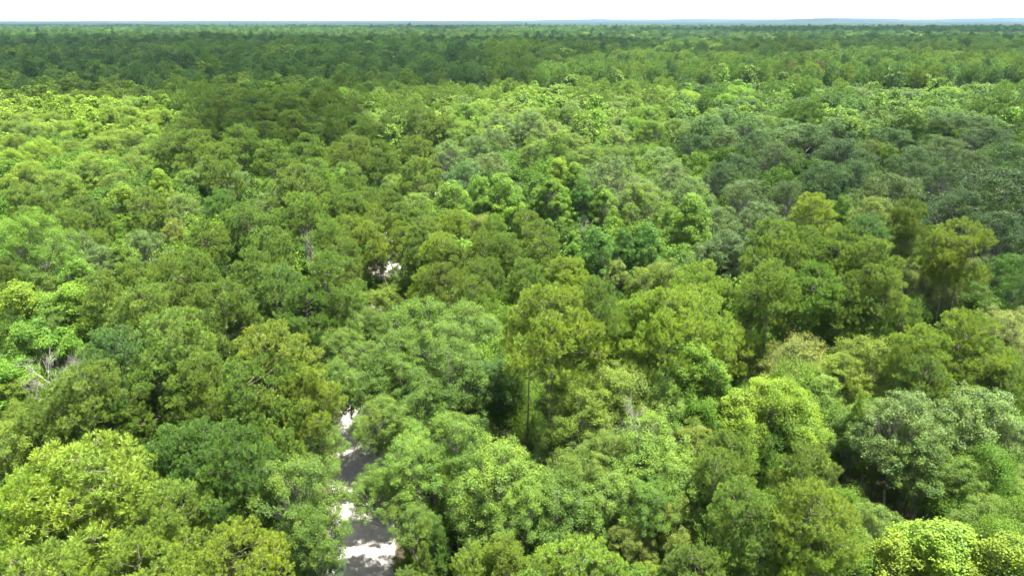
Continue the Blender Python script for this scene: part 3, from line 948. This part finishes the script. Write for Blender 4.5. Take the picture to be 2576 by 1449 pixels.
# ------------------------------------------------------------------ masses built with geometry nodes
def gn_scatter(name, pts, protos, label, mat_note=''):
    """ONE object: points (x,y,z,rot,sx,sz,variant,r,g,b) with a tree on each"""
    P = np.array(pts, dtype=np.float32)
    me = bpy.data.meshes.new(name)
    me.vertices.add(len(P))
    me.vertices.foreach_set('co', np.ascontiguousarray(P[:, :3]).ravel())

    def att(nm, typ, key, arr):
        a = me.attributes.new(nm, typ, 'POINT')
        a.data.foreach_set(key, np.ascontiguousarray(arr).ravel())
    att('spin', 'FLOAT_VECTOR', 'vector', np.stack([P[:, 3] * 0, P[:, 3] * 0, P[:, 3]], 1).astype(np.float32))
    att('size', 'FLOAT_VECTOR', 'vector', np.stack([P[:, 4], P[:, 4], P[:, 5]], 1).astype(np.float32))
    att('variant', 'INT', 'value', P[:, 6].astype(np.int32))
    att('tcol', 'FLOAT_COLOR', 'color', np.concatenate([P[:, 7:10], np.ones((len(P), 1), np.float32)], 1).astype(np.float32))
    ob = bpy.data.objects.new(name, me)
    COL.objects.link(ob)
    ng = bpy.data.node_groups.new(name + '_nodes', 'GeometryNodeTree')
    ng.interface.new_socket('Geometry', in_out='INPUT', socket_type='NodeSocketGeometry')
    ng.interface.new_socket('Geometry', in_out='OUTPUT', socket_type='NodeSocketGeometry')
    n, l = ng.nodes, ng.links
    gi, go = n.new('NodeGroupInput'), n.new('NodeGroupOutput')
    jn = n.new('GeometryNodeJoinGeometry')

    def named(nm, typ):
        q = n.new('GeometryNodeInputNamedAttribute')
        q.data_type = typ
        q.inputs['Name'].default_value = nm
        return q.outputs['Attribute']
    rot, sca, var = named('spin', 'FLOAT_VECTOR'), named('size', 'FLOAT_VECTOR'), named('variant', 'INT')
    for i, po in enumerate(protos):
        oi = n.new('GeometryNodeObjectInfo')
        oi.inputs['Object'].default_value = po
        oi.inputs['As Instance'].default_value = True
        cmp_ = n.new('FunctionNodeCompare')
        cmp_.data_type = 'INT'
        cmp_.operation = 'EQUAL'
        ins = [s for s in cmp_.inputs if s.type == 'INT' and s.enabled]
        l.new(var, ins[0])
        ins[1].default_value = i
        iop = n.new('GeometryNodeInstanceOnPoints')
        l.new(gi.outputs[0], iop.inputs['Points'])
        l.new(cmp_.outputs[0], iop.inputs['Selection'])
        l.new(oi.outputs['Geometry'], iop.inputs['Instance'])
        l.new(rot, iop.inputs['Rotation'])
        l.new(sca, iop.inputs['Scale'])
        l.new(iop.outputs[0], jn.inputs[0])
    l.new(jn.outputs[0], go.inputs[0])
    md = ob.modifiers.new('trees', 'NODES')
    md.node_group = ng
    tag(ob, label, 'forest', kind='stuff')
    return ob


# lighter-weight trees for the mass: same construction, larger sprays of leaves
def far_obj(name, crown, stem):
    """crown and stem in one light mesh for the mass of trees"""
    def arrays(me):
        v = np.empty(len(me.vertices) * 3, np.float32)
        me.vertices.foreach_get('co', v)
        f = np.empty(len(me.loops), np.int32)
        me.loops.foreach_get('vertex_index', f)
        return v.reshape(-1, 3), f.reshape(-1, 4)
    v1, f1 = arrays(crown)
    v2, f2 = arrays(stem)
    t = np.empty(len(f1), np.float32)
    crown.attributes['tone'].data.foreach_get('value', t)
    me = raw_mesh(name, np.concatenate([v1, v2]), np.concatenate([f1, f2 + len(v1)]), 4, M_FAR, np.concatenate([t, np.full(len(f2), 0.5)]))
    me.materials.append(M_BARK)
    me.polygons.foreach_set('material_index', np.concatenate([np.zeros(len(f1), np.int32), np.ones(len(f2), np.int32)]))
    return bpy.data.objects.new(name, me)


FP = []
FKIND = {'P': [], 'B': [], 'O': [], 'S': []}
for s in (81, 82, 83):
    c, _, st, R0, H0 = fluffy_pine(s, crown_h=0.5, nl=36, lobe=(0.19, 0.29), ntuft=12, K=9, nlen=0.55, nwid=0.17)
    FKIND['P'].append((len(FP), R0, H0))
    FP.append(far_obj('pine_far', c, st))
for s, p in ((84, 'dome'), (85, 'flat'), (86, 'dome')):
    c, _, st, R0, H0 = broad_proto(s, H=14, R=4.2, nl=18, nsub=9, sub=(0.5, 0.8), nleaf=13, leaf=(0.50, 0.34), profile=p)
    FKIND['B'].append((len(FP), R0, H0))
    FP.append(far_obj('broadleaf_far', c, st))
for s in (87, 88):
    c, _, st, R0, H0 = broad_proto(s, H=15, R=5.2, nl=34, lobe=(0.17, 0.25), nsub=8, sub=(0.45, 0.75), nleaf=11, leaf=(0.46, 0.30), profile='dome', crown_h=0.66)
    FKIND['O'].append((len(FP), R0, H0))
    FP.append(far_obj('oak_far', c, st))
for s in (89,):
    c, _, st, R0, H0 = broad_proto(s, H=17, R=3.3, nl=24, lobe=(0.22, 0.33), nsub=7, sub=(0.4, 0.7), nleaf=13, leaf=(0.48, 0.34), profile='cone', crown_h=0.55)
    FKIND['S'].append((len(FP), R0, H0))
    FP.append(far_obj('sweetgum_far', c, st))

pts = []
for t in MASS:
    idx, R0, H0 = FKIND[t['k']][int(rng.integers(len(FKIND[t['k']])))]
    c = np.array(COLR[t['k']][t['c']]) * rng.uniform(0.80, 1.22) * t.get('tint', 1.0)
    s = t['r'] / R0 * (1.0 if t['y'] < 450 else 1.38)
    pts.append((t['x'], t['y'], 0, rng.uniform(0, 6.28), s, t['h'] / H0, idx, *c))
gn_scatter('forest', pts, FP, 'endless green forest canopy of pines and broadleaf trees reaching the horizon')

# understory: small broad trees and saplings between the canopy trees
UP = []
for s, nlf, lf in ((91, 290, (0.064, 0.044)), (92, 290, (0.064, 0.044)), (93, 290, (0.064, 0.044)), (94, 62, (0.17, 0.11)), (95, 62, (0.17, 0.11)), (96, 62, (0.17, 0.11))):
    c, _, st, R0, H0 = broad_proto(s, H=7, R=3.0, nl=14, lobe=(0.26, 0.4), nsub=12, sub=(0.34, 0.6), nleaf=nlf, leaf=lf, profile='dome', crown_h=0.9)
    UP.append(far_obj('understory_far', c, st))
for yy in np.arange(30, 150, 1.3):
    for sgn in (-1, 1):
        off = sgn * rng.uniform(3.9, 5.2)
        under.append((float(np.interp(yy, RP[:, 1], RP[:, 0])) + off, yy + rng.normal() * 0.3))
pts = []
for a, b in under:
    h = rng.uniform(6.5, 12.5)
    d = float(road_dist(a, b))
    if d < 5.4:
        h = rng.uniform(1.4, 3.2)
    elif d < 8:
        h = rng.uniform(2.5, 5.5)
    s = (h / 7) ** (0.75 if d < 8 else 0.6) * rng.uniform(0.9, 1.3)
    c = np.array([(0.085, 0.165, 0.016), (0.115, 0.195, 0.018), (0.075, 0.14, 0.018)][int(rng.integers(3))]) * rng.uniform(0.75, 1.2)
    pts.append((a, b, 0, rng.uniform(0, 6.28), s, h / 7, int(rng.integers(3)) + (3 if b > 72 else 0), *c))
gn_scatter('undergrowth', pts, UP, 'dark leafy undergrowth and saplings filling gaps between the trees')

# canopy far beyond, where single crowns merge: one continuous bumpy sheet of treetops
def far_canopy():
    r = np.random.default_rng(7)
    rad = 2450 * (13200 / 2450) ** np.linspace(0, 1, 330)
    ang = np.linspace(-0.80, 0.80, 900)
    A, Rr = np.meshgrid(ang, rad)
    X, Y = Rr * np.sin(A), Rr * np.cos(A)
    Z = 13.5 + r.uniform(-2.0, 2.2, X.shape) + 2.5 * np.clip(np.sin(X * 0.0041 + 3 * np.sin(Y * 0.0017)), 0, 1) * (Rr > 6000) + 1.6 * np.sin(X * 0.011 + 2 * np.sin(Y * 0.004)) * np.sin(Y * 0.007 + 1.3)
    # low wooded rises far off on one side
    for cx, cy, sx_, sy_, hh in ((3300, 8200, 1100, 500, 34), (2500, 6300, 420, 260, 38), (1300, 9800, 1400, 600, 34), (6600, 9800, 1500, 700, 62), (4000, 9400, 900, 400, 52), (-5200, 12400, 1600, 600, 9), (-1500, 12300, 900, 500, 7), (600, 12500, 700, 400, 8), (-8200, 12000, 1300, 500, 10), (3000, 11800, 1500, 600, 42), (6000, 12300, 1600, 500, 62)):
        Z += 0.72 * hh * np.exp(-((X - cx) / sx_) ** 2 - ((Y - cy) / sy_) ** 2)
    V = np.stack([X, Y, Z], -1).reshape(-1, 3)
    ny, nx = X.shape
    i = np.arange(ny - 1)[:, None] * nx + np.arange(nx - 1)[None, :]
    F = np.stack([i, i + 1, i + 1 + nx, i + nx], -1).reshape(-1, 4)
    # skirt down to the ground on the near edge
    n0 = len(V)
    sk = V[:nx].copy()
    sk[:, 2] = 0
    V = np.concatenate([V, sk])
    j = np.arange(nx - 1)
    F = np.concatenate([F, np.stack([n0 + j, n0 + j + 1, j + 1, j], -1)])
    return V, F


m, n, l = new_mat('distant_canopy')
out = n.new('ShaderNodeOutputMaterial')
p = n.new('ShaderNodeBsdfPrincipled')
p.inputs['Roughness'].default_value = 0.8
p.inputs['Specular IOR Level'].default_value = 0.1
tcn = n.new('ShaderNodeTexCoord')
nz = n.new('ShaderNodeTexNoise')
nz.inputs['Scale'].default_value = 0.0016
nz.inputs['Detail'].default_value = 12
nz.inputs['Roughness'].default_value = 0.7
l.new(tcn.outputs['Object'], nz.inputs['Vector'])
cr = n.new('ShaderNodeValToRGB')
cr.color_ramp.elements[0].position = 0.36
cr.color_ramp.elements[0].color = (0.008, 0.018, 0.010, 1)
cr.color_ramp.elements[1].position = 0.66
cr.color_ramp.elements[1].color = (0.034, 0.046, 0.024, 1)
e = cr.color_ramp.elements.new(0.52)
e.color = (0.016, 0.028, 0.013, 1)
l.new(nz.outputs['Fac'], cr.inputs['Fac'])
l.new(cr.outputs[0], p.inputs['Base Color'])
l.new(p.outputs[0], out.inputs['Surface'])
V, F = far_canopy()
fc = bpy.data.objects.new('distant_forest', raw_mesh('distant_forest', V, F, 4, m))
COL.objects.link(fc)
tag(fc, 'hazy blue-green band of merged treetops along the horizon', 'forest', kind='stuff')

# ------------------------------------------------------------------ power line in its corridor
M_POLE = rough_material('pole_wood', (0.16, 0.12, 0.09), (0.28, 0.22, 0.17), 3.0)
M_WIRE = rough_material('wire_metal', (0.45, 0.46, 0.48), (0.60, 0.61, 0.62), 3.0, rough=0.4)
pole_x = [15, 85, 150, 215, 285]
tb = Tubes()
tb.add([[0, 0, 0], [0, 0, 5.5], [0, 0, 11.2]], [0.17, 0.15, 0.12], 10)
pole_me = tb.mesh('pole_shaft', M_POLE)
tb = Tubes()
tb.add([[0, -1.3, 10.5], [0, 0, 10.56], [0, 1.3, 10.5]], [0.07, 0.07, 0.07], 4)
arm_me = tb.mesh('crossarm', M_POLE)
tb = Tubes()
tb.add([[0, 0, 0], [0, 0, 0.08], [0, 0, 0.16], [0, 0, 0.25]], [0.05, 0.09, 0.06, 0.02], 8)
ins_me = tb.mesh('insulator', M_WIRE)
for i, x in enumerate(pole_x):
    root = bpy.data.objects.new('power_pole', None)
    COL.objects.link(root)
    root.location = (x, 315, 0)
    tag(root, ['wooden power pole nearest the sunlit ridge of yellow crowns', 'wooden power pole beyond the bushy pair of trees', 'wooden power pole beyond the sunlit clump below the wires',
               'wooden power pole in the gap above the shaded oaks', 'wooden power pole at the far end of the wires'][i], 'power pole', 'poles of the power line')
    for nm, me_, z in (('pole_shaft', pole_me, 0), ('crossarm', arm_me, 0)):
        o = bpy.data.objects.new(nm, me_)
        COL.objects.link(o)
        o.parent = root
    for yy in (-1.15, 0, 1.15):
        o = bpy.data.objects.new('insulator', ins_me)
        COL.objects.link(o)
        o.parent = root
        o.location = (0, yy, 10.6)
for yy, nm in ((-1.15, 'nearer outer'), (0, 'middle'), (1.15, 'farther outer')):
    tb = Tubes()
    for a, b in zip(pole_x[:-1], pole_x[1:]):
        t = np.linspace(0, 1, 15)
        tb.add(np.stack([a + (b - a) * t, np.full(15, 315 + yy), 10.88 - 1.5 * 4 * t * (1 - t)], 1), np.full(15, 0.022), 4)
    o = bpy.data.objects.new('power_cable', tb.mesh('power_cable', M_WIRE))
    COL.objects.link(o)
    tag(o, f'thin grey {nm} cable strung along the forest corridor', 'cable', 'cables of the power line')

# ------------------------------------------------------------------ clouds that shade parts of the forest (high above, out of the view)
mc, n, l = new_mat('cloud_white')
out = n.new('ShaderNodeOutputMaterial')
d = n.new('ShaderNodeBsdfDiffuse')
d.inputs['Color'].default_value = (0.9, 0.9, 0.92, 1)
tl = n.new('ShaderNodeBsdfTranslucent')
tl.inputs['Color'].default_value = (0.9, 0.9, 0.92, 1)
ms = n.new('ShaderNodeMixShader')
l.new(d.outputs[0], ms.inputs[1])
l.new(tl.outputs[0], ms.inputs[2])
tp = n.new('ShaderNodeBsdfTransparent')
ms2 = n.new('ShaderNodeMixShader')
ms2.inputs['Fac'].default_value = 0.52
l.new(ms.outputs[0], ms2.inputs[1])
l.new(tp.outputs[0], ms2.inputs[2])
l.new(ms2.outputs[0], out.inputs['Surface'])
mc_thin = mc.copy()
mc_thin.name = 'cloud_white_thin'
for q in mc_thin.node_tree.nodes:
    if q.type == 'MIX_SHADER' and abs(q.inputs[0].default_value - 0.52) < 1e-3:
        q.inputs[0].default_value = 0.66


def pnoise(X, Y, seed, s):
    r = np.random.default_rng(seed)
    Z = np.zeros_like(X)
    amp = 1.0
    for o in range(5):
        a, b, c_, d_ = r.uniform(0, 6.28, 4)
        k = 2 * math.pi / s * 2 ** o
        th = r.uniform(0, 3.14)
        U, Vv = X * math.cos(th) - Y * math.sin(th), X * math.sin(th) + Y * math.cos(th)
        Z += amp * np.sin(U * k + a + 1.3 * np.sin(Vv * k * 0.6 + b)) * np.sin(Vv * k + c_ + 1.3 * np.sin(U * k * 0.7 + d_))
        amp *= 0.55
    return Z


def cloud(poly, seed, alt=900.0, res=90, edge=0.10, label='', thin=False):
    """poly: outline of its shadow in plan (x,y) on the canopy"""
    poly = np.array(poly, float)
    off = np.array([sdir.x, sdir.y]) / sdir.z * (alt - 15)
    x0, y0 = poly.min(0)
    x1, y1 = poly.max(0)
    mgn = 0.08 * max(x1 - x0, y1 - y0)
    xs = np.linspace(x0 - mgn, x1 + mgn, res)
    ys = np.linspace(y0 - mgn, y1 + mgn, res)
    X, Y = np.meshgrid(xs, ys)
    inside = np.zeros(X.shape, bool)
    dist = np.full(X.shape, 1e9)
    q = np.roll(poly, -1, 0)
    for (ax, ay), (bx, by) in zip(poly, q):
        cond = (ay > Y) != (by > Y)
        xi = ax + (Y - ay) / (by - ay if by != ay else 1e-9) * (bx - ax)
        inside ^= cond & (X < xi)
        tt = np.clip(((X - ax) * (bx - ax) + (Y - ay) * (by - ay)) / max((bx - ax) ** 2 + (by - ay) ** 2, 1e-9), 0, 1)
        dist = np.minimum(dist, np.hypot(X - ax - tt * (bx - ax), Y - ay - tt * (by - ay)))
    size = min(x1 - x0, y1 - y0)
    sd = np.where(inside, dist, -dist) + pnoise(X, Y, seed, size * 0.6) * size * edge
    th = np.sqrt(np.clip(sd, 0, None) * size) * 0.35
    top = alt + th * (1 + 0.25 * pnoise(X, Y, seed + 1, size * 0.25))
    bot = alt - th * 0.3
    nx = res
    ok = sd > 0
    cell = ok[:-1, :-1] | ok[1:, :-1] | ok[:-1, 1:] | ok[1:, 1:]
    i = (np.arange(res - 1)[:, None] * nx + np.arange(res - 1)[None, :])[cell]
    Ft = np.stack([i, i + 1, i + 1 + nx, i + nx], -1)
    N = res * res
    # rim vertices are shared: where th==0 top and bottom coincide
    Fb = Ft[:, ::-1] + N
    flat = (~ok).ravel()
    Fb = np.where(flat[Fb - N], Fb - N, Fb)
    V = np.concatenate([np.stack([X + off[0], Y + off[1], top], -1).reshape(-1, 3), np.stack([X + off[0], Y + off[1], bot], -1).reshape(-1, 3)])
    F = np.concatenate([Ft, Fb])
    usedv = np.unique(F)
    remap = np.zeros(len(V), int)
    remap[usedv] = np.arange(len(usedv))
    me = raw_mesh('cloud', V[usedv], remap[F], 4, mc_thin if thin else mc)
    smooth(me)
    o = bpy.data.objects.new('cloud', me)
    COL.objects.link(o)
    tag(o, label, 'cloud', 'white cumulus clouds', 'structure')
    return o


def plan(pts, z=19.0):
    return [on_plane(px, py, z)[:2] for px, py in pts]


cloud(plan([(-500, 228), (60, 214), (250, 210), (380, 226), (470, 240), (600, 252), (640, 285), (700, 305), (770, 300), (830, 235), (880, 206), (1080, 196), (1240, 178), (1500, 128), (1700, 104), (1500, 88), (1000, 92), (500, 84), (-400, 92)]), 3, edge=0.014, res=170, label='long white cloud shading the forest beyond the yellow grove')
cloud(plan([(1700, 268), (1790, 345), (1960, 405), (2080, 455), (2330, 505), (2370, 570), (2480, 640), (2800, 660), (2900, 300), (2550, 252), (2250, 262), (2000, 280)]), 9, alt=900, edge=0.05, thin=True, label='small white cloud shading the dark oaks')
cloud(plan([(1750, 128), (2100, 118), (2700, 128), (3000, 106), (2500, 88), (1900, 92)]), 14, label='white cloud shading the band beyond the power line pines')
cloud(plan([(-500, 64), (-100, 62), (420, 67), (560, 63), (300, 60), (-300, 60)]), 21, edge=0.2, label='far white cloud over the flat horizon')
cloud(plan([(700, 63), (900, 68), (1200, 69), (1400, 65), (1150, 61), (900, 62)]), 22, edge=0.2, label='far white cloud over the middle of the horizon')
cloud(plan([(1500, 74), (2100, 80), (2600, 78), (3100, 72), (2500, 66), (1700, 67)]), 25, label='far white cloud over the low wooded rises')

# ------------------------------------------------------------------ air
mh, n, l = new_mat('haze_air')
out = n.new('ShaderNodeOutputMaterial')
pv = n.new('ShaderNodeVolumePrincipled')
pv.inputs['Color'].default_value = (0.36, 0.63, 1.0, 1)
pv.inputs['Density'].default_value = 3.6e-5
l.new(pv.outputs[0], out.inputs['Volume'])
hz = [(-13600, -400, -1.0), (13600, -400, -1.0), (13600, 13600, -1.0), (-13600, 13600, -1.0)]
V = np.array(hz + [(a, b, 150.0) for a, b, _ in hz])
F = np.array([[0, 3, 2, 1], [4, 5, 6, 7], [0, 1, 5, 4], [1, 2, 6, 5], [2, 3, 7, 6], [3, 0, 4, 7]])
ho = bpy.data.objects.new('haze', raw_mesh('haze', V, F, 4, mh))
COL.objects.link(ho)
tag(ho, 'thin summer haze that pales the far forest', kind='stuff')
print('TREES', len(TREES), 'MASS', len(MASS), 'UNDER', len(under), {k: sum(t['k'] == k for t in TREES) for k in KNAME})
